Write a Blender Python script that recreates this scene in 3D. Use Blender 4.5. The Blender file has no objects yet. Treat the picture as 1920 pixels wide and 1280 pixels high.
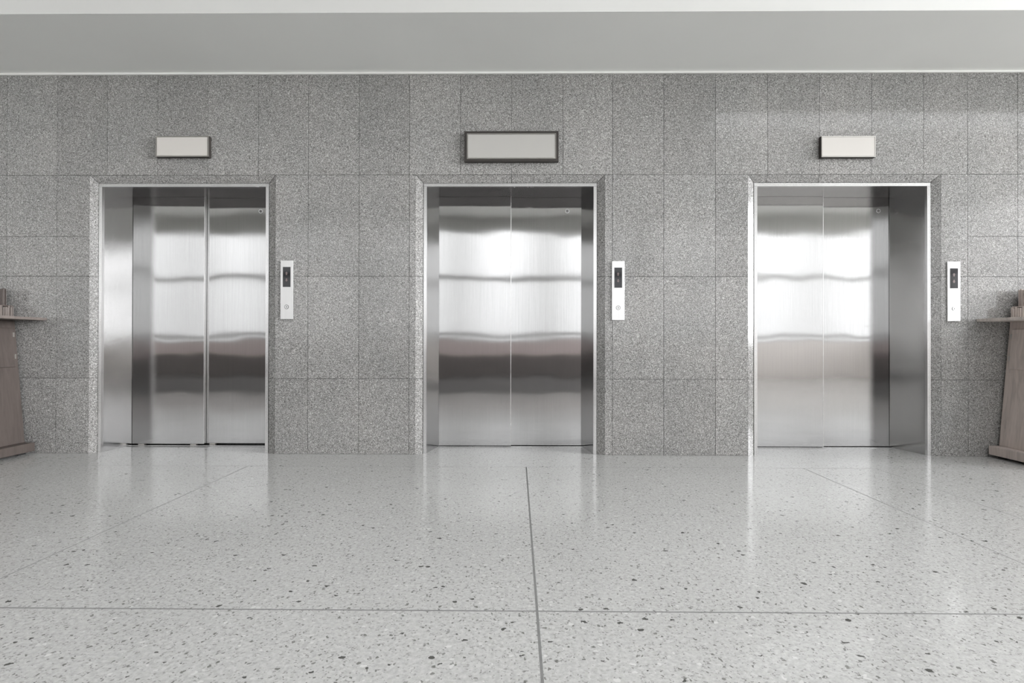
import bpy, math, random
from mathutils import Vector, Matrix
random.seed(7)
S = bpy.context.scene
COL = S.collection

# ---------------------------------------------------------------- camera, sky, exposure
EXPOSURE = -0.10
SKY, SKY_SIDE, SKY_TOP = 2.15, 100.0, 3.2
cam_d = bpy.data.cameras.new('camera'); cam = bpy.data.objects.new('camera', cam_d); COL.objects.link(cam)
cam_d.sensor_width = 36.0; cam_d.lens = 993.0 / 1920.0 * 36.0; cam_d.clip_start = 0.05
cam.matrix_world = (Matrix.Translation((0, -4.15, 0.868)) @ Matrix.Rotation(math.radians(0.53), 4, 'Z')
                    @ Matrix.Rotation(math.radians(90.25), 4, 'X') @ Matrix.Rotation(math.radians(0.10), 4, 'Z'))
S.camera = cam
S.view_settings.view_transform = 'Standard'; S.view_settings.look = 'None'
S.view_settings.gamma = 1.0; S.view_settings.use_curve_mapping = False
S.view_settings.exposure = EXPOSURE
S.render.film_transparent = False
w = bpy.data.worlds.new('overcast_sky'); S.world = w; w.use_nodes = True
wt = w.node_tree; bg = wt.nodes['Background']; bg.inputs[0].default_value = (0.975, 0.985, 1.0, 1)
# overcast sky: brighter overhead and towards the veiled sun on the right (+X)
tc = wt.nodes.new('ShaderNodeTexCoord'); sx = wt.nodes.new('ShaderNodeSeparateXYZ'); wt.links.new(tc.outputs['Generated'], sx.inputs[0])
def wmath(op, a, b):
    n = wt.nodes.new('ShaderNodeMath'); n.operation = op
    for i, v in enumerate((a, b)):
        if isinstance(v, (int, float)): n.inputs[i].default_value = v
        else: wt.links.new(v, n.inputs[i])
    if op == 'MULTIPLY_ADD': n.inputs[2].default_value = SKY
    return n.outputs[0]
px_ = wmath('MAXIMUM', sx.outputs[0], 0.0); pz_ = wmath('MAXIMUM', sx.outputs[2], 0.0)
lum = wmath('ADD', wmath('ADD', wmath('MULTIPLY_ADD', sx.outputs[0], 0.8), wmath('MULTIPLY', wmath('POWER', px_, 12.0), SKY_SIDE)), wmath('MULTIPLY', pz_, SKY_TOP))
wt.links.new(lum, bg.inputs[1])
try:
    S.cycles.max_bounces = 10; S.cycles.diffuse_bounces = 6; S.cycles.glossy_bounces = 6
    S.cycles.sample_clamp_indirect = 8.0
    S.cycles.caustics_reflective = False; S.cycles.caustics_refractive = False
except Exception: pass

# room extents (metres): the elevator wall is y = 0
XL, XR, YB, ZC, ZH = -11.0, 10.2, -9.0, 3.0, 4.2
def portal(name, loc, rot, sx, sy):                      # marks a window band as a daylight opening
    l = bpy.data.lights.new(name, 'AREA'); l.shape = 'RECTANGLE'; l.size = sx; l.size_y = sy
    l.cycles.is_portal = True
    o = bpy.data.objects.new(name, l); o.location = loc; o.rotation_euler = rot; COL.objects.link(o)
BW = (-10.7, 9.95, 0.92, 3.8)      # back windows band: x0 x1 z0 z1
RW = (-8.6, -1.2, 0.92, 4.0)     # right windows band: y0 y1 z0 z1
portal('daylight_back', ((BW[0]+BW[1])/2, YB-0.25, (BW[2]+BW[3])/2), (math.radians(90), 0, math.radians(180)), BW[1]-BW[0], BW[3]-BW[2])
FILL_OPENINGS = [(-5.5, -4.6, -3.0, -2.0), (2.9, 9.0, -4.4, -1.8)]     # unseen ceiling openings added for fill light, mostly right: x0 x1 y0 y1
for a_, b_, c_, d_ in FILL_OPENINGS: portal('added_roof_fill', ((a_+b_)/2, (c_+d_)/2, ZH+0.2), (0, 0, 0), b_-a_, d_-c_)
portal('daylight_right', (XR+0.25, (RW[0]+RW[1])/2, (RW[2]+RW[3])/2), (math.radians(90), 0, math.radians(90)), RW[1]-RW[0], RW[3]-RW[2])

# ---------------------------------------------------------------- materials
class NT:
    def __init__(s, name):
        s.m = bpy.data.materials.new(name); s.m.use_nodes = True; s.t = s.m.node_tree
        s.b = s.t.nodes['Principled BSDF']
    def n(s, kind, **kw):
        x = s.t.nodes.new(kind)
        for k, v in kw.items():
            if k in x.inputs: x.inputs[k].default_value = v
            else: setattr(x, k, v)
        return x
    def l(s, a, b): s.t.links.new(a, b)
    def geo(s):
        return s.n('ShaderNodeNewGeometry').outputs['Position']
    def ramp(s, src, stops, interp='LINEAR'):
        r = s.n('ShaderNodeValToRGB'); r.color_ramp.interpolation = interp
        e = r.color_ramp.elements
        while len(e) < len(stops): e.new(0.5)
        for q, (p, c) in zip(e, stops):
            q.position = p; q.color = c if len(c) == 4 else (*c, 1)
        s.l(src, r.inputs[0]); return r.outputs[0]
    def mix(s, fac, a, b, mode='MIX'):
        x = s.n('ShaderNodeMix', data_type='RGBA', blend_type=mode)
        for sock, v in ((x.inputs[0], fac), (x.inputs[6], a), (x.inputs[7], b)):
            if isinstance(v, (int, float)): sock.default_value = v
            elif isinstance(v, tuple): sock.default_value = (*v, 1) if len(v) == 3 else v
            else: s.l(v, sock)
        return x.outputs[2]
    def math(s, op, a, b=0.0):
        x = s.n('ShaderNodeMath', operation=op)
        for i, v in enumerate((a, b)):
            if isinstance(v, (int, float)): x.inputs[i].default_value = v
            else: s.l(v, x.inputs[i])
        return x.outputs[0]
    def scaled(s, v, sc, loc=(0, 0, 0)):
        x = s.n('ShaderNodeMapping'); x.inputs['Scale'].default_value = sc; x.inputs['Location'].default_value = loc
        s.l(v, x.inputs['Vector']); return x.outputs[0]
def g(v): return (v, v, v)

def plain(name, col, rough=0.6, metal=0.0, spec=0.5, noise=0.0, nscale=8.0):
    t = NT(name); t.b.inputs['Roughness'].default_value = rough; t.b.inputs['Metallic'].default_value = metal
    t.b.inputs['Specular IOR Level'].default_value = spec
    if noise:
        n = t.n('ShaderNodeTexNoise', Scale=nscale, Detail=4.0); t.l(t.geo(), n.inputs['Vector'])
        lo = tuple(c*(1-noise) for c in col); hi = tuple(min(1, c*(1+noise)) for c in col)
        t.l(t.ramp(n.outputs['Fac'], [(0.3, lo), (0.7, hi)]), t.b.inputs['Base Color'])
    else: t.b.inputs['Base Color'].default_value = (*col, 1)
    return t.m

def granite():
    t = NT('grey_granite'); P = t.geo()
    v1 = t.n('ShaderNodeTexVoronoi', Scale=235.0); t.l(P, v1.inputs['Vector'])
    bw = t.n('ShaderNodeSeparateColor'); t.l(v1.outputs['Color'], bw.inputs[0])
    c = t.ramp(bw.outputs[0], [(0.0, (0.085, 0.083, 0.08)), (0.2, (0.22, 0.216, 0.21)), (0.6, (0.33, 0.325, 0.318)), (0.85, (0.42, 0.415, 0.405)), (1.0, (0.68, 0.67, 0.65))])
    n2 = t.n('ShaderNodeTexNoise', Scale=125.0, Detail=3.0, Roughness=0.7); t.l(P, n2.inputs['Vector'])
    c = t.mix(0.75, c, t.ramp(n2.outputs['Fac'], [(0.36, g(0.7)), (0.5, g(1.0)), (0.66, g(1.3))]), 'MULTIPLY')
    n3 = t.n('ShaderNodeTexNoise', Scale=2.2, Detail=4.0); t.l(P, n3.inputs['Vector'])
    c = t.mix(0.6, c, t.ramp(n3.outputs['Fac'], [(0.3, (0.87, 0.88, 0.88)), (0.7, (1.1, 1.08, 1.07))]), 'MULTIPLY')
    a = t.n('ShaderNodeAttribute', attribute_name='tint'); c = t.mix(1.0, c, a.outputs['Color'], 'MULTIPLY')
    t.l(c, t.b.inputs['Base Color'])
    t.b.inputs['Roughness'].default_value = 0.11; t.b.inputs['Specular IOR Level'].default_value = 0.5
    t.l(t.ramp(bw.outputs[1], [(0.0, g(0.09)), (0.75, g(0.13)), (1.0, g(0.35))]), t.b.inputs['Roughness'])
    return t.m

def terrazzo():
    t = NT('pale_terrazzo'); P = t.geo()
    n0 = t.n('ShaderNodeTexNoise', Scale=1.3, Detail=3.0); t.l(P, n0.inputs['Vector'])
    n1 = t.n('ShaderNodeTexNoise', Scale=70.0, Detail=5.0, Roughness=0.7); t.l(P, n1.inputs['Vector'])
    c = t.ramp(n1.outputs['Fac'], [(0.3, (0.345, 0.343, 0.335)), (0.5, (0.443, 0.441, 0.432)), (0.7, (0.533, 0.531, 0.521))])
    c = t.mix(0.5, c, t.ramp(n0.outputs['Fac'], [(0.3, g(0.93)), (0.7, g(1.05))]), 'MULTIPLY')
    nw = t.n('ShaderNodeTexNoise', Scale=60.0, Detail=2.0); t.l(P, nw.inputs['Vector'])
    add = t.n('ShaderNodeVectorMath', operation='MULTIPLY_ADD'); t.l(nw.outputs['Color'], add.inputs[0])
    add.inputs[1].default_value = (0.022, 0.022, 0.0); t.l(P, add.inputs[2])
    def chips(scale, thr, size, colr, c, loc, stretch=(1, 1, 1)):
        v = t.n('ShaderNodeTexVoronoi', Scale=scale, voronoi_dimensions='2D')
        t.l(t.scaled(add.outputs[0], stretch, loc), v.inputs['Vector'])
        s = t.n('ShaderNodeSeparateColor'); t.l(v.outputs['Color'], s.inputs[0])
        m = t.math('MULTIPLY', t.math('GREATER_THAN', s.outputs[0], thr),
                   t.math('LESS_THAN', v.outputs['Distance'], t.math('MULTIPLY', s.outputs[1], size)))
        colb = tuple(min(1.0, x*1.3) for x in colr)
        return t.mix(m, c, t.mix(s.outputs[2], colr, colb))
    c = chips(80, 0.5, 0.42, (0.36, 0.36, 0.345), c, (3, 1, 0))
    c = chips(110, 0.70, 0.46, (0.23, 0.23, 0.22), c, (0, 0, 0), (1, 1.4, 1))
    c = chips(70, 0.87, 0.42, (0.16, 0.16, 0.15), c, (7, 2, 0), (1.3, 1, 1))
    c = chips(36, 0.965, 0.36, (0.07, 0.07, 0.065), c, (1, 5, 0), (1, 1.3, 1))
    c = chips(55, 0.88, 0.42, (0.44, 0.44, 0.43), c, (4, 9, 0))
    t.l(c, t.b.inputs['Base Color'])
    n4 = t.n('ShaderNodeTexNoise', Scale=3.0, Detail=4.0); t.l(P, n4.inputs['Vector'])
    t.l(t.ramp(n4.outputs['Fac'], [(0.3, g(0.11)), (0.7, g(0.16))]), t.b.inputs['Roughness'])
    t.b.inputs['Specular IOR Level'].default_value = 0.24
    return t.m

def steel(name, tangent, grain, base=0.455, rough=0.055, warp=0.0016, scatter=0.05):
    t = NT(name); P = t.geo()
    t.b.inputs['Metallic'].default_value = 1.0
    n = t.n('ShaderNodeTexNoise', Scale=1.0, Detail=5.0, Roughness=0.7); t.l(t.scaled(P, grain), n.inputs['Vector'])
    t.l(t.ramp(n.outputs['Fac'], [(0.3, (base*0.93, base*0.925, base*0.92)), (0.7, (base*1.05, base*1.045, base*1.04))]), t.b.inputs['Base Color'])
    sm = t.n('ShaderNodeTexNoise', Scale=4.0, Detail=5.0); t.l(P, sm.inputs['Vector'])
    t.l(t.ramp(sm.outputs['Fac'], [(0.35, g(rough*0.93)), (0.7, g(rough*1.1))]), t.b.inputs['Roughness'])
    wv = t.n('ShaderNodeTexNoise', Scale=1.0, Detail=1.0); t.l(t.scaled(P, (2.2, 2.2, 3.0)), wv.inputs['Vector'])
    bp = t.n('ShaderNodeBump', Strength=1.0, Distance=warp); t.l(wv.outputs['Fac'], bp.inputs['Height'])
    # hairline brushing: micro-grooves scatter the reflection sideways only, along the tangent
    off = None
    for q in (0.0, 17.3):
        mp = t.scaled(P, (3000, 3000, 3000), (q, q*2, q*3))
        wn = t.n('ShaderNodeTexWhiteNoise', noise_dimensions='3D'); t.l(mp, wn.inputs['Vector'])
        off = wn.outputs['Value'] if off is None else t.math('ADD', off, wn.outputs['Value'])
    amp = t.math('MULTIPLY', t.math('SUBTRACT', off, 1.0), scatter)
    tv = t.n('ShaderNodeVectorMath', operation='SCALE'); tv.inputs[0].default_value = tangent; t.l(amp, tv.inputs['Scale'])
    ad = t.n('ShaderNodeVectorMath', operation='ADD'); t.l(bp.outputs[0], ad.inputs[0]); t.l(tv.outputs[0], ad.inputs[1])
    nm = t.n('ShaderNodeVectorMath', operation='NORMALIZE'); t.l(ad.outputs[0], nm.inputs[0])
    t.l(nm.outputs[0], t.b.inputs['Normal'])
    return t.m

def wood(name, col):
    t = NT(name); P = t.geo()
    n = t.n('ShaderNodeTexNoise', Scale=1.0, Detail=6.0, Roughness=0.6, Distortion=1.2); t.l(t.scaled(P, (28, 28, 2.4)), n.inputs['Vector'])
    t.l(t.ramp(n.outputs['Fac'], [(0.28, tuple(x*0.72 for x in col)), (0.5, col), (0.75, tuple(x*1.22 for x in col))]), t.b.inputs['Base Color'])
    t.b.inputs['Roughness'].default_value = 0.45
    return t.m

M = dict(
    granite=granite(), floor=terrazzo(),
    mortar=plain('dark_mortar', (0.06, 0.06, 0.058), 0.9, noise=0.15, nscale=30),
    grout=plain('grey_grout', (0.19, 0.191, 0.187), 0.9, spec=0.15, noise=0.1, nscale=30),
    white=plain('white_paint', (0.57, 0.57, 0.555), 0.75, noise=0.015, nscale=1.5),
    soffit=plain('soffit_paint', (0.93, 0.94, 0.92), 0.75, noise=0.02, nscale=1.0),
    wallpaint=plain('wall_paint', (0.55, 0.545, 0.53), 0.8, noise=0.02, nscale=1.5),
    lightwhite=plain('white_cove', (0.86, 0.86, 0.84), 0.5, noise=0.01, nscale=3),
    door=steel('brushed_door_steel', (1, 0, 0), (260, 260, 2.0)),
    jamb=steel('brushed_jamb_steel', (0, 1, 0), (260, 260, 2.0), base=0.46, rough=0.12, scatter=0.05),
    lintel=steel('brushed_lintel_steel', (1, 0, 0), (3, 200, 200), base=0.45, rough=0.16, warp=0.002),
    trim=steel('polished_trim_steel', (0, 0, 1), (300, 300, 3.0), base=0.68, rough=0.25, warp=0.0, scatter=0.0),
    panel=steel('satin_panel_steel', (1, 0, 0), (300, 300, 4.0), base=0.80, rough=0.42, warp=0.0, scatter=0.05),
    black=plain('black_gap', (0.012, 0.012, 0.012), 0.6, noise=0.1),
    display=plain('smoked_display_glass', (0.018, 0.018, 0.02), 0.05, spec=0.4, noise=0.05),
    glyph=plain('unlit_indicator', (0.17, 0.13, 0.125), 0.35, noise=0.05, nscale=60),
    glyphdot=plain('pale_indicator', (0.7, 0.68, 0.66), 0.35, noise=0.03),
    ring=plain('dark_ring', (0.14, 0.14, 0.14), 0.3, metal=1.0, noise=0.05),
    signbox=plain('dark_bronze_box', (0.032, 0.027, 0.024), 0.4, noise=0.15, nscale=60),
    signface=plain('cream_sign_face', (0.57, 0.545, 0.515), 0.35, noise=0.01, nscale=3),
    signgrey=plain('grey_sign_face', (0.43, 0.42, 0.40), 0.35, noise=0.01, nscale=3),
    signframe=plain('satin_sign_frame', (0.55, 0.53, 0.50), 0.3, metal=1.0, noise=0.05, nscale=20),
    wood=wood('grey_brown_wood', (0.072, 0.058, 0.052)), wood_lit=wood('grey_brown_wood_lit', (0.52, 0.45, 0.415)), woodlight_lit=wood('pale_worn_wood_lit', (0.68, 0.61, 0.57)),  # right pedestal's copies: the brighter light there is put into the wood colour
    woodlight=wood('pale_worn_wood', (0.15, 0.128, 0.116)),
    carpet=plain('dark_entrance_carpet', (0.12, 0.115, 0.113), 0.95, spec=0.1, noise=0.2, nscale=40),
    lowwall=plain('brown_dado', (0.20, 0.18, 0.175), 0.6, noise=0.1, nscale=3),
    band=plain('pinkish_band', (0.74, 0.63, 0.62), 0.6, noise=0.05, nscale=3), beige=plain('beige_dado', (0.85, 0.80, 0.77), 0.5, noise=0.03, nscale=3),
    hinge=plain('hinge_steel', (0.6, 0.58, 0.55), 0.35, metal=1.0, noise=0.05),
    frame=plain('window_frame_paint', (0.62, 0.62, 0.62), 0.5, noise=0.03),
    outside=plain('pale_paving', (0.72, 0.72, 0.70), 0.9, noise=0.1, nscale=0.5),
)

# ---------------------------------------------------------------- mesh helpers
class MB:
    def __init__(s): s.v = []; s.f = []; s.mi = []; s.tint = []
    def face(s, idx, mi=0, tint=1.0): s.f.append(idx); s.mi.append(mi); s.tint.append(tint)
    def hexa(s, p, mi=0, tint=1.0):                     # p: 4 front corners (ccw from bottom-left) then 4 back
        b = len(s.v); s.v += [tuple(q) for q in p]
        for q in ((0, 1, 2, 3), (5, 4, 7, 6), (4, 0, 3, 7), (1, 5, 6, 2), (3, 2, 6, 7), (4, 5, 1, 0)):
            s.face([b+i for i in q], mi, tint)
    def box(s, x0, x1, y0, y1, z0, z1, mi=0, tint=1.0):
        s.hexa([(x0, y0, z0), (x1, y0, z0), (x1, y0, z1), (x0, y0, z1), (x0, y1, z0), (x1, y1, z0), (x1, y1, z1), (x0, y1, z1)], mi, tint)
    def cyl(s, c, r, y0, y1, n=24, mi=0, hole=0.0):      # axis along y
        b = len(s.v)
        for y in (y0, y1):
            for i in range(n):
                a = 2*math.pi*i/n; s.v.append((c[0]+r*math.cos(a), y, c[1]+r*math.sin(a)))
        if hole:
            for y in (y0, y1):
                for i in range(n):
                    a = 2*math.pi*i/n; s.v.append((c[0]+hole*math.cos(a), y, c[1]+hole*math.sin(a)))
            for i in range(n):
                j = (i+1) % n
                s.face([b+i, b+j, b+2*n+j, b+2*n+i], mi); s.face([b+n+j, b+n+i, b+3*n+i, b+3*n+j], mi)
                s.face([b+i, b+n+i, b+n+j, b+j], mi); s.face([b+2*n+j, b+3*n+j, b+3*n+i, b+2*n+i], mi)
        else:
            s.face([b+i for i in range(n)], mi); s.face([b+n+i for i in reversed(range(n))], mi)
            for i in range(n):
                j = (i+1) % n; s.face([b+i, b+n+i, b+n+j, b+j], mi)
    def build(s, name, mats, parent=None, bevel=0.0, org=(0, 0, 0)):
        me = bpy.data.meshes.new(name)
        me.from_pydata([(x-org[0], y-org[1], z-org[2]) for x, y, z in s.v], [], s.f)
        for m in (mats if isinstance(mats, (list, tuple)) else [mats]): me.materials.append(m)
        ca = me.color_attributes.new('tint', 'FLOAT_COLOR', 'CORNER')
        k = 0
        for p, mi, tn in zip(me.polygons, s.mi, s.tint):
            p.material_index = mi
            for _ in range(p.loop_total): ca.data[k].color = (tn, tn, tn, 1); k += 1
        me.validate(); me.update()
        o = bpy.data.objects.new(name, me); COL.objects.link(o)
        o.location = org
        if parent is not None:
            o.parent = parent; o.location = Vector(org) - parent.location
        if bevel:
            b = o.modifiers.new('bevel', 'BEVEL'); b.width = bevel; b.segments = 2; b.limit_method = 'ANGLE'
        return o
def struct(o): o['kind'] = 'structure'; return o
def empty(name, loc, label, cat, group=None):
    o = bpy.data.objects.new(name, None); o.empty_display_size = 0.1; o.location = loc; COL.objects.link(o)
    o['label'] = label; o['category'] = cat
    if group: o['group'] = group
    return o

# ---------------------------------------------------------------- setting: elevator wall
# elevators: bevel outer x0 x1, trim outer x0 x1, jamb inner edge at doors x0 x1, door seam x
EL = [dict(b=(-3.378, -1.904), t=(-3.323, -1.967), j=(-3.272, -2.030), seam=-2.656),
      dict(b=(-0.798, 0.687), t=(-0.738, 0.627), j=(-0.660, 0.546), seam=-0.050),
      dict(b=(1.804, 3.300), t=(1.862, 3.237), j=(1.930, 3.149), seam=2.578)]
ZB, ZT, ZR = 2.194, 2.134, 2.112          # bevel top, trim top, reveal ceiling
cols = [-10.98, -10.84, -10.44, -10.04, -9.64, -9.24, -8.84, -8.44, -8.04, -7.64, -7.24, -6.84, -6.44, -6.04, -5.64, -5.24, -4.84, -4.44, -4.04, -3.64, -3.24, -2.84, -2.441, -2.04, -1.644, -1.243, -0.847, -0.445, -0.043, 0.359, 0.747,
        1.148, 1.551, 1.958, 2.361, 2.766, 3.167, 3.507, 3.894, 4.29, 4.69, 5.09, 5.49, 5.89, 6.29, 6.69, 7.09, 7.49, 7.89, 8.29, 8.69, 9.09, 9.49, 9.89, 10.18]
G = 0.0026
wm = MB()
def tile(x0, x1, z0, z1):
    if x1-x0 < 0.02: return
    a, b = random.uniform(-.0016, .0016), random.uniform(-.0016, .0016)
    cx, cz = (x0+x1)/2, (z0+z1)/2
    tn = random.choice((0.80, 0.83, 0.85, 0.85, 0.87, 0.90))
    x0 += G/2; x1 -= G/2; z0 += G/2; z1 -= G/2
    fr = [(x, (x-cx)*a+(z-cz)*b, z) for x, z in ((x0, z0), (x1, z0), (x1, z1), (x0, z1))]
    bk = [(x, 0.02, z) for x, z in ((x0, z0), (x1, z0), (x1, z1), (x0, z1))]
    wm.hexa(fr+bk, 0, tn)
for x0, x1 in zip(cols, cols[1:]): tile(x0, x1, ZB, ZC-0.008)
lower = [(XL+.02, EL[0]['b'][0]), (EL[0]['b'][1], EL[1]['b'][0]), (EL[1]['b'][1], EL[2]['b'][0]), (EL[2]['b'][1], XR-.02)]
for r, (a, b) in enumerate(lower):
    cs = [a] + [c for c in cols if a+0.03 < c < b-0.005] + [b]
    if r == 1: cs = [c for c in cs if abs(c+1.243) > 1] + [] if False else cs
    for x0, x1 in zip(cs, cs[1:]):
        rows = [0.0, 0.593, 1.396, 1.710, ZB] if (x1 < -3.3 or x0 > 3.5) else [0.0, 0.593, 1.396, ZB]
        for z0, z1 in zip(rows, rows[1:]): tile(x0, x1, z0, z1)
# mortar bed, shaft walls behind
wm.box(XL, EL[0]['t'][0]-.03, 0.05, 0.6, 0, ZC, 1)
wm.box(EL[0]['t'][1]+.03, EL[1]['t'][0]-.03, 0.05, 0.6, 0, ZC, 1)
wm.box(EL[1]['t'][1]+.03, EL[2]['t'][0]-.03, 0.05, 0.6, 0, ZC, 1)
wm.box(EL[2]['t'][1]+.03, XR, 0.05, 0.6, 0, ZC, 1)
for e in EL: wm.box(e['t'][0]-.03, e['t'][1]+.03, 0.05, 0.6, ZT+.02, ZC, 1)
wm.box(XL, XR, 0.6, 0.7, -0.1, ZC, 1)
struct(wm.build('wall_front', [M['granite'], M['mortar']]))

# splayed granite surrounds round each opening
for k, e in enumerate(EL):
    m = MB(); YI = 0.027; gp = 0.0035
    (o0, o1), (i0, i1) = e['b'], e['t']; i0 -= gp; i1 += gp; zi = ZT+gp
    def slab(p, tn):
        m.hexa([p[0], p[1], p[2], p[3]] + [(x, y+0.02, z) for x, y, z in p], 0, tn)
    rows = [0.0, 0.593, 1.396, None]
    for n in range(3):
        z0 = rows[n]+(G/2 if n else 0)
        for side in (0, 1):
            tn = random.uniform(0.82, 0.88)
            o, i = (o0, i0) if side == 0 else (o1, i1)
            if rows[n+1]: zo = zin = rows[n+1]-G/2
            else: zo, zin = ZB-.002, zi-.002
            if side == 0: slab([(o, 0, z0), (i, YI, z0), (i, YI, zin), (o, 0, zo)], tn)
            else: slab([(i, YI, z0), (o, 0, z0), (o, 0, zo), (i, YI, zin)], tn)
    cs = [c for c in cols if i0+0.05 < c < i1-0.05]
    if k == 1: cs = [-0.043]
    xs = [(o0+.002, i0+.002)] + [(c, c) for c in cs] + [(o1-.002, i1-.002)]
    for (a_o, a_i), (b_o, b_i) in zip(xs, xs[1:]):
        slab([(a_i+G/2, YI, zi), (b_i-G/2, YI, zi), (b_o-G/2, 0, ZB-G/2), (a_o+G/2, 0, ZB-G/2)], random.uniform(0.82, 0.88))
    o = struct(m.build('trim_%d' % (k+1), M['granite']))
# floor slabs and joints
fm = MB()
fx = [XL, -9.90, -7.90, -5.90, -3.90, -1.902, 0.067, 2.008, 2.520, 4.50, 6.50, 8.50, XR]; fy = [YB, -8.45, -6.43, -4.43, -2.425, -0.412, 0.6]
for i in range(len(fx)-1):
    for j in range(len(fy)-1):
        if j == len(fy)-2: continue
        a = 0.0042 if fx[i] == 0.067 else 0.0028; b = 0.0042 if fx[i+1] == 0.067 else 0.0028
        fm.box(fx[i]+a, fx[i+1]-b, fy[j]+.0036, fy[j+1]-.0036, -0.06, 0, 0)
fm.box(XL, XR, -0.412+.0018, 0.6, -0.06, 0, 0)
fm.box(XL, XR, YB, 0.6, -0.1, -0.0001, 1)
struct(fm.build('floor', [M['floor'], M['grout']]))
km = MB(); km.box(XL, 3.2, YB, -4.43, 0.0, 0.008); struct(km.build('trim_7', M['carpet']))
# ceilings
cm = MB(); cm.box(XL, XR, -0.748, 0.7, ZC, ZC+0.25, 0); struct(cm.build('trim_4', M['soffit']))
cm = MB(); cm.box(XL, XR, -0.752, -0.70, ZC+.0005, ZH, 0); struct(cm.build('trim_5', M['white']))
cm = MB()
gx = sorted({XL, XR} | {q for k_ in FILL_OPENINGS for q in k_[:2]}); gy = sorted({YB-.1, -0.70} | {q for k_ in FILL_OPENINGS for q in k_[2:]})
for x0, x1 in zip(gx, gx[1:]):
    for y0, y1 in zip(gy, gy[1:]):
        mx, my = (x0+x1)/2, (y0+y1)/2
        if not any(a_ < mx < b_ and c_ < my < d_ for a_, b_, c_, d_ in FILL_OPENINGS): cm.box(x0, x1, y0, y1, ZH, ZH+.15)
struct(cm.build('ceiling', M['white']))
cm = MB(); cm.box(XL, XR, -0.014, 0.02, ZC-0.016, ZC-.001); struct(cm.build('trim_6', M['lightwhite']))
cm = MB(); cm.box(XL-.2, XL, YB, 0.7, -0.1, ZH+.15); struct(cm.build('wall_left', M['wallpaint']))
# back wall with window bays
def bays(a, b, n, pier):
    wd = (b-a-(n-1)*pier)/n
    return [(a+i*(wd+pier), a+i*(wd+pier)+wd) for i in range(n)]
bb = bays(BW[0], BW[1], 9, 0.30)
bm = MB(); bm.box(XL, 3.2, YB-.2, YB, -0.1, .58, 1); bm.box(3.2, XR, YB-.2, YB, -0.1, BW[2], 3); bm.box(XL, 3.2, YB-.2, YB, .58, BW[2], 2); bm.box(XL, XR, YB-.2, YB, BW[3], ZH+.15)
ed = [XL] + [x for ab in bb for x in ab] + [XR]
for x0, x1 in zip(ed[::2], ed[1::2]): bm.box(x0, x1, YB-.2, YB, BW[2], BW[3])
struct(bm.build('wall_back', [M['wallpaint'], M['lowwall'], M['band'], M['beige']]))
rb = bays(RW[0], RW[1], 3, 0.3)
rm = MB(); rm.box(XR, XR+.2, YB-.2, .7, -0.1, RW[2], 1); rm.box(XR, XR+.2, YB-.2, .7, RW[3], ZH+.15)
ed = [YB-.2] + [x for ab in rb for x in ab] + [0.7]
for y0, y1 in zip(ed[::2], ed[1::2]): rm.box(XR, XR+.2, y0, y1, RW[2], RW[3])
struct(rm.build('wall_right', [M['wallpaint'], M['beige']]))
nwin = 0
for (a, b) in bb:
    nwin += 1; m = MB(); y0, y1 = YB-.12, YB-.06; z0, z1 = BW[2], BW[3]; t = .05
    m.box(a, b, y0, y1, z0, z0+t); m.box(a, b, y0, y1, z1-t, z1); m.box(a, a+t, y0, y1, z0, z1); m.box(b-t, b, y0, y1, z0, z1)
    m.box(a, b, y0, y1, 2.53, 2.66); m.box((a+b)/2-.04, (a+b)/2+.04, y0, y1, z0, 2.53); m.box(a, b, y0, y1, z0+.11, z0+.21)
    struct(m.build('window_%d' % nwin, M['frame']))
for (a, b) in rb:
    nwin += 1; m = MB(); x0, x1 = XR+.06, XR+.12; z0, z1 = RW[2], RW[3]; t = .05
    m.box(x0, x1, a, b, z0, z0+t); m.box(x0, x1, a, b, z1-t, z1); m.box(x0, x1, a, a+t, z0, z1); m.box(x0, x1, b-t, b, z0, z1)
    m.box(x0, x1, a, b, 2.55, 2.62); m.box(x0, x1, a, b, 1.03, 1.10); m.box(x0, x1, (a+b)/2-.03, (a+b)/2+.03, z0, z1)
    struct(m.build('window_%d' % nwin, M['frame']))
gm = MB(); gm.box(-60, XL-.3, -70, 30, -.3, -.2); gm.box(XR+.3, 60, -70, 30, -.3, -.2); gm.box(XL-.3, XR+.3, -70, YB-.3, -.3, -.2)
struct(gm.build('ground', M['outside']))

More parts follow.
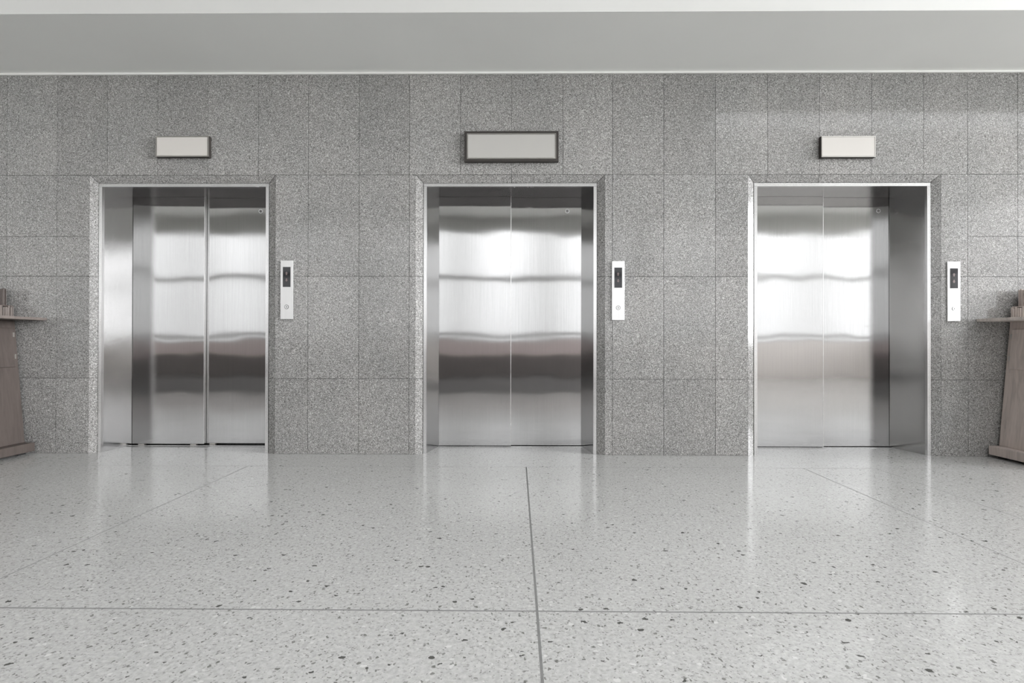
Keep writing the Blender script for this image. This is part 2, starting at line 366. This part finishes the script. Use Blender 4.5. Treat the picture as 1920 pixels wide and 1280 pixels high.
# ---------------------------------------------------------------- elevators
names = ['left elevator, its bright left reveal showing, with a wide dark seam between its steel doors',
         'middle elevator with paired steel doors and both reveals visible, under the large grey sign',
         'steel elevator nearest the right pedestal, its wide dark right reveal showing']
for k, e in enumerate(EL):
    (t0, t1), (j0, j1), seam = e['t'], e['j'], e['seam']; cx = (t0+t1)/2
    R = empty('elevator', (cx, 0.03, 0), names[k], 'elevator', 'elevators in the granite wall')
    TW = 0.024; yf = 0.024
    def strip(a0, a1, horiz, z0, z1):
        m = MB(); wd = (a1-a0)
        segs = [(0, .30, 0), (.30, .42, .0022), (.42, .58, .0008), (.58, .70, .0022), (.70, 1, 0)]
        for s0, s1, d in segs:
            if horiz: m.box(z0, z1, yf+d, .05, a0+wd*s0, a0+wd*s1)
            else: m.box(a0+wd*s0, a0+wd*s1, yf+d, .05, z0, z1)
        return m
    strip(ZT-TW, ZT, True, t0, t1).build('head_trim', M['trim'], R)
    strip(t0, t0+TW, False, 0.0, ZT-TW-.0015).build('side_trim', M['trim'], R)
    strip(t1-TW, t1, False, 0.0, ZT-TW-.0015).build('side_trim', M['trim'], R)
    YD1, YD2 = 0.327, 0.360
    for side in (0, 1):
        m = MB(); a = t0+TW if side == 0 else t1-TW; b = j0 if side == 0 else j1; yb = YD1-.003 if side == 0 else YD2-.003
        d = -0.012 if side == 0 else 0.012
        if side == 0: p = [(a, .05, 0), (b, yb, 0), (b, yb, ZR), (a, .05, ZR), (a+d, .05, 0), (b+d, yb, 0), (b+d, yb, ZR), (a+d, .05, ZR)]
        else: p = [(b, yb, 0), (a, .05, 0), (a, .05, ZR), (b, yb, ZR), (b+d, yb, 0), (a+d, .05, 0), (a+d, .05, ZR), (b+d, yb, ZR)]
        m.hexa(p); 
        # return lip hiding the door pocket
        if side == 0: m.box(b-.03, b, yb-.004, yb, 0, ZR)
        else: m.box(b, b+.03, yb-.004, yb, 0, ZR)
        o = m.build('reveal_panel', M['jamb'], R)
        # joint of pale mortar along the foot of the reveal
    m = MB(); m.box(t0, seam, .05, YD1-.003, ZR, ZR+.012); m.box(seam, t1, .05, YD2-.003, ZR, ZR+.012)
    m.box(t0, seam, YD1-.004, YD1-.002, ZR, ZR+.03); m.box(seam, t1, YD2-.004, YD2-.002, ZR, ZR+.03)
    m.build('lintel_panel', M['lintel'], R)
    zb = 0.014 if k == 0 else 0.008
    def door(x0, x1, y, zt, lip):
        m = MB(); m.box(x0, x1, y, y+.028, zb, zt)
        if lip: m.box(x1-.004, x1, y-.0015, y+.0005, zb, zt, 1); m.box(x1-.0005, x1+.0005, y, y+.029, zb, zt, 1)
        return m.build('door_panel', [M['door'], M['trim']], R, bevel=.0012)
    door(j0-.02, seam, YD1, ZR+.02, True)
    d2 = door(seam-.03, j1+.02, YD2, ZR+.02, False)
    kx = {0: -2.194, 1: 0.427, 2: 3.058}[k]
    m = MB(); m.cyl((kx, 1.998), .018, YD2-.003, YD2, 28, 0, hole=.013); kr = m.build('key_escutcheon', M['trim'], d2)
    kr.parent = d2; kr.location = -Vector(R.location)+Vector(R.location) 
    m = MB(); m.cyl((kx, 1.998), .0125, YD2-.0022, YD2, 28, 0, hole=.009); m.cyl((kx, 1.998), .005, YD2-.0024, YD2, 16); m.build('key_barrel', M['ring'], d2).location = (0, 0, 0)
    m = MB(); 
    for q in range(3): m.box(t0+.01, t1-.01, .318+q*.036, .318+q*.036+.022, 0.0, .0035)
    m.build('sill_track', M['jamb'], R)
    m = MB(); m.box(t0, t1, .40, .42, 0.0, .2); m.build('pit_baffle', M['black'], R)
    if k == 0:
        for sx, sy in ((-3.19, YD1+.002), (-2.745, YD1+.002), (-2.60, YD2+.002)):
            m = MB(); m.box(sx-.026, sx+.026, sy-.006, sy+.02, .0035, zb-.001); m.box(sx-.024, sx+.024, sy-.008, sy, .006, .009); m.build('guide_shoe', M['hinge'], R)

# ---------------------------------------------------------------- call panels
pl = ['white steel call panel with very dark display, right of the elevator nearest the left pedestal',
      'white steel call panel right of the middle elevator',
      'white steel call panel between the right elevator and the right pedestal']
for k, (px, pz0, pz1) in enumerate(((-1.808, 1.058, 1.519), (0.790, 1.054, 1.515), (3.391, 1.050, 1.511))):
    R = empty('call_panel', (px, 0, pz0), pl[k], 'elevator call panel', 'call panels beside the elevators')
    m = MB(); m.box(px-.049, px+.049, -.011, 0, pz0, pz1); m.build('face_plate', M['panel'], R, bevel=.0012)
    dz = pz1-.051; m = MB(); m.box(px-.030, px+.030, -.0125, -.011, dz-.157, dz); D = m.build('display_window', M['display'], R)
    m = MB(); m.box(px-.030, px-.0285, -.0135, -.011, dz-.157, dz); m.box(px+.0285, px+.030, -.0135, -.011, dz-.157, dz)
    m.box(px-.030, px+.030, -.0135, -.011, dz-.0015, dz); m.box(px-.030, px+.030, -.0135, -.011, dz-.157, dz-.1555)
    m.build('display_bezel', M['ring'], R)
    def arrow(cz, up):
        m = MB(); y = -.0129; s = 1 if up else -1; b = len(m.v)
        P = [(0, .013), (.011, 0), (.005, 0), (.005, -.013), (-.005, -.013), (-.005, 0), (-.011, 0)]
        P = [(px-.001+x, cz+s*z) for x, z in P]
        m.v += [(x, y, z) for x, z in P] + [(x, y+.0004, z) for x, z in P]
        n = len(P); m.face(list(range(n))); m.face([n+i for i in reversed(range(n))])
        for i in range(n): m.face([i, n+i, n+(i+1) % n, (i+1) % n])
        return m.build('direction_arrow', M['glyph'], R)
    arrow(dz-.050, True); arrow(dz-.103, False)
    bz = pz0+.0965
    m = MB(); m.cyl((px, bz), .0170, -.0128, -.011, 32, 0, hole=.0140); m.build('button_ring', M['ring'], R)
    m = MB(); m.cyl((px, bz), .0135, -.0135, -.011, 32); B = m.build('call_button', M['panel'], R)
    m = MB(); y = -.0140
    P = [(0, -.0075), (.0055, -.0005), (.002, -.0005), (.002, .0070), (-.002, .0070), (-.002, -.0005), (-.0055, -.0005)]
    P = [(px+x, bz+z) for x, z in P]; n = len(P)
    m.v += [(x, y, z) for x, z in P] + [(x, -.0135, z) for x, z in P]
    m.face(list(range(n))); m.face([n+i for i in reversed(range(n))])
    for i in range(n): m.face([i, n+i, n+(i+1) % n, (i+1) % n])
    ar = m.build('button_arrow', M['ring'], R)

# ---------------------------------------------------------------- signs
def sign(x0, x1, z0, z1, border, face, label):
    R = empty('sign', ((x0+x1)/2, 0, z0), label, 'sign', 'blank signs above the elevators')
    m = MB(); m.box(x0, x1, -.035, 0, z0, z1); m.build('sign_box', M['signbox'], R, bevel=.002)
    b = border; a0, a1, c0, c1 = x0+b, x1-b, z0+b, z1-b
    m = MB()
    for wd, ya, yb, off in ((.0038, -.0385, -.034, 0), (.0022, -.0380, -.034, .0064)):
        p0, p1, q0, q1 = a0+off, a1-off, c0+off, c1-off
        m.box(p0, p1, ya, yb, q0, q0+wd); m.box(p0, p1, ya, yb, q1-wd, q1); m.box(p0, p0+wd, ya, yb, q0+wd, q1-wd); m.box(p1-wd, p1, ya, yb, q0+wd, q1-wd)
    m.build('sign_frame', M['signframe'], R)
    m = MB(); m.box(a0+.0086, a1-.0086, -.0372, -.034, c0+.0086, c1-.0086); m.build('sign_face', face, R)
sign(-2.831, -2.412, 2.325, 2.490, .002, M['signface'], 'small blank cream sign in a thin steel frame above the left elevator')
sign(-0.412, 0.322, 2.286, 2.524, .020, M['signgrey'], 'large blank grey sign with wide dark border above the middle elevator')
sign(2.353, 2.772, 2.315, 2.480, .002, M['signface'], 'small blank cream sign in a thin steel frame above the right elevator')

# ---------------------------------------------------------------- wooden pedestals and the carved stands on them
MX = -0.07                                            # the two sides mirror about x = MX
def ped(sgn, lab, lab2):
    W1, W2 = (M['wood'], M['woodlight']) if sgn < 0 else (M['wood_lit'], M['woodlight_lit'])  # right side uses the copies with light painted into the colour
    def X(x): return x if sgn < 0 else 2*MX-x
    def bx(m, x0, x1, *a): q = sorted((X(x0), X(x1))); m.box(q[0], q[1], *a)
    R = empty('wooden_pedestal', (X(-4.12), -.24, 0), lab, 'pedestal', 'wooden pedestals flanking the elevators')
    m = MB(); bx(m, -4.45, -3.79, -.46, -.015, .02, .088); m.build('plinth', W1, R, bevel=.004)
    for fx_, fy_ in ((-4.38, -.07), (-3.87, -.07), (-4.38, -.40), (-3.87, -.40)):
        m = MB(); bx(m, fx_-.03, fx_+.03, fy_-.03, fy_+.03, 0, .02); m.build('foot', M['black'], R)
    # tapered body
    zb, zt = .088, 1.045
    lo = (-4.42, -3.865, -.43, -.02); hi = (-4.29, -3.952, -.40, -.02)
    def ring(r, z): 
        x0, x1 = sorted((X(r[0]), X(r[1]))); return [(x0, r[2], z), (x1, r[2], z), (x1, r[3], z), (x0, r[3], z)]
    m = MB(); a, b = ring(lo, zb), ring(hi, zt)
    m.hexa([a[0], a[1], b[1], b[0], a[3], a[2], b[2], b[3]]); m.build('body', W1, R, bevel=.003)
    def side_x(z, off=0.0): return -3.865 + (-3.952+3.865)*(z-zb)/(zt-zb) + off
    # door on the side face
    z0, z1, y0, y1 = .682, .985, -.36, -.058
    P = [(X(side_x(z, o)), y, z) for o in (.014, -.01) for y, z in ((y0, z0), (y1, z0), (y1, z1), (y0, z1))]
    if sgn > 0: P = [P[i] for i in (1, 0, 3, 2, 5, 4, 7, 6)]
    m = MB(); m.hexa(P); Dr = m.build('cabinet_door', W1, R, bevel=.002)
    for hz in (.915, .745):
        m = MB(); x = side_x(hz, .017); bx(m, x-.012, x, -.062, -.050, hz, hz+.035); m.build('hinge', M['hinge'], Dr).location = (0, 0, 0)
    # top board with chamfered under edge
    m = MB(); x0, x1 = sorted((X(-4.54), X(-3.70)))
    c = .004
    m.hexa([(x0+c, -.50+c, 1.045), (x1-c, -.50+c, 1.045), (x1, -.50, 1.066), (x0, -.50, 1.066), (x0+c, -.012, 1.045), (x1-c, -.012, 1.045), (x1, -.012, 1.066), (x0, -.012, 1.066)])
    m.build('top_board', W2, R, bevel=.002)
    # carved stand of upright slats
    C = empty('carved_stand', (X(-4.2), -.13, 1.066), lab2, 'carved wooden stand', 'carved stands on the pedestals')
    rnd = random.Random(5)
    def tier(nm, xr, z0, z1, mat, ya, yb):
        m = MB(); bx(m, -4.40, xr-.012, ya+.012, yb-.004, z0, z1-.012)
        x = -4.40
        while x < xr-.006:
            wd = rnd.uniform(.008, .016); h = rnd.uniform(-.018, 0)
            bx(m, x, x+wd*.8, ya+rnd.uniform(0, .008), ya+.02, z0, z1+h); x += wd
        y = ya
        while y < yb:
            wd = rnd.uniform(.008, .016); h = rnd.uniform(-.022, 0)
            bx(m, xr-.02, xr-rnd.uniform(0, .009), y, y+wd*.75, z0, z1+h); y += wd
        m.build(nm, mat, C, bevel=.0015)
    tier('lower_tier', -3.935, 1.066, 1.158, W2, -.16, -.04)
    tier('upper_tier', -3.995, 1.145, 1.300, W1, -.145, -.045)
    m = MB(); bx(m, -4.40, -3.945, -.155, -.045, 1.152, 1.160); m.build('tier_ledge', W1, C)
ped(-1, 'dark grey-brown wooden pedestal cut off by the left edge, with tapered body',
        'carved stand of upright wooden slats on the left pedestal')
ped(1, 'grey-brown wooden pedestal, light painted into its colour, cut off by the right edge, with tapered body',
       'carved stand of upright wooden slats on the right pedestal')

# sub-parts keep their places under parts that sit inside a thing
bpy.context.view_layer.update()
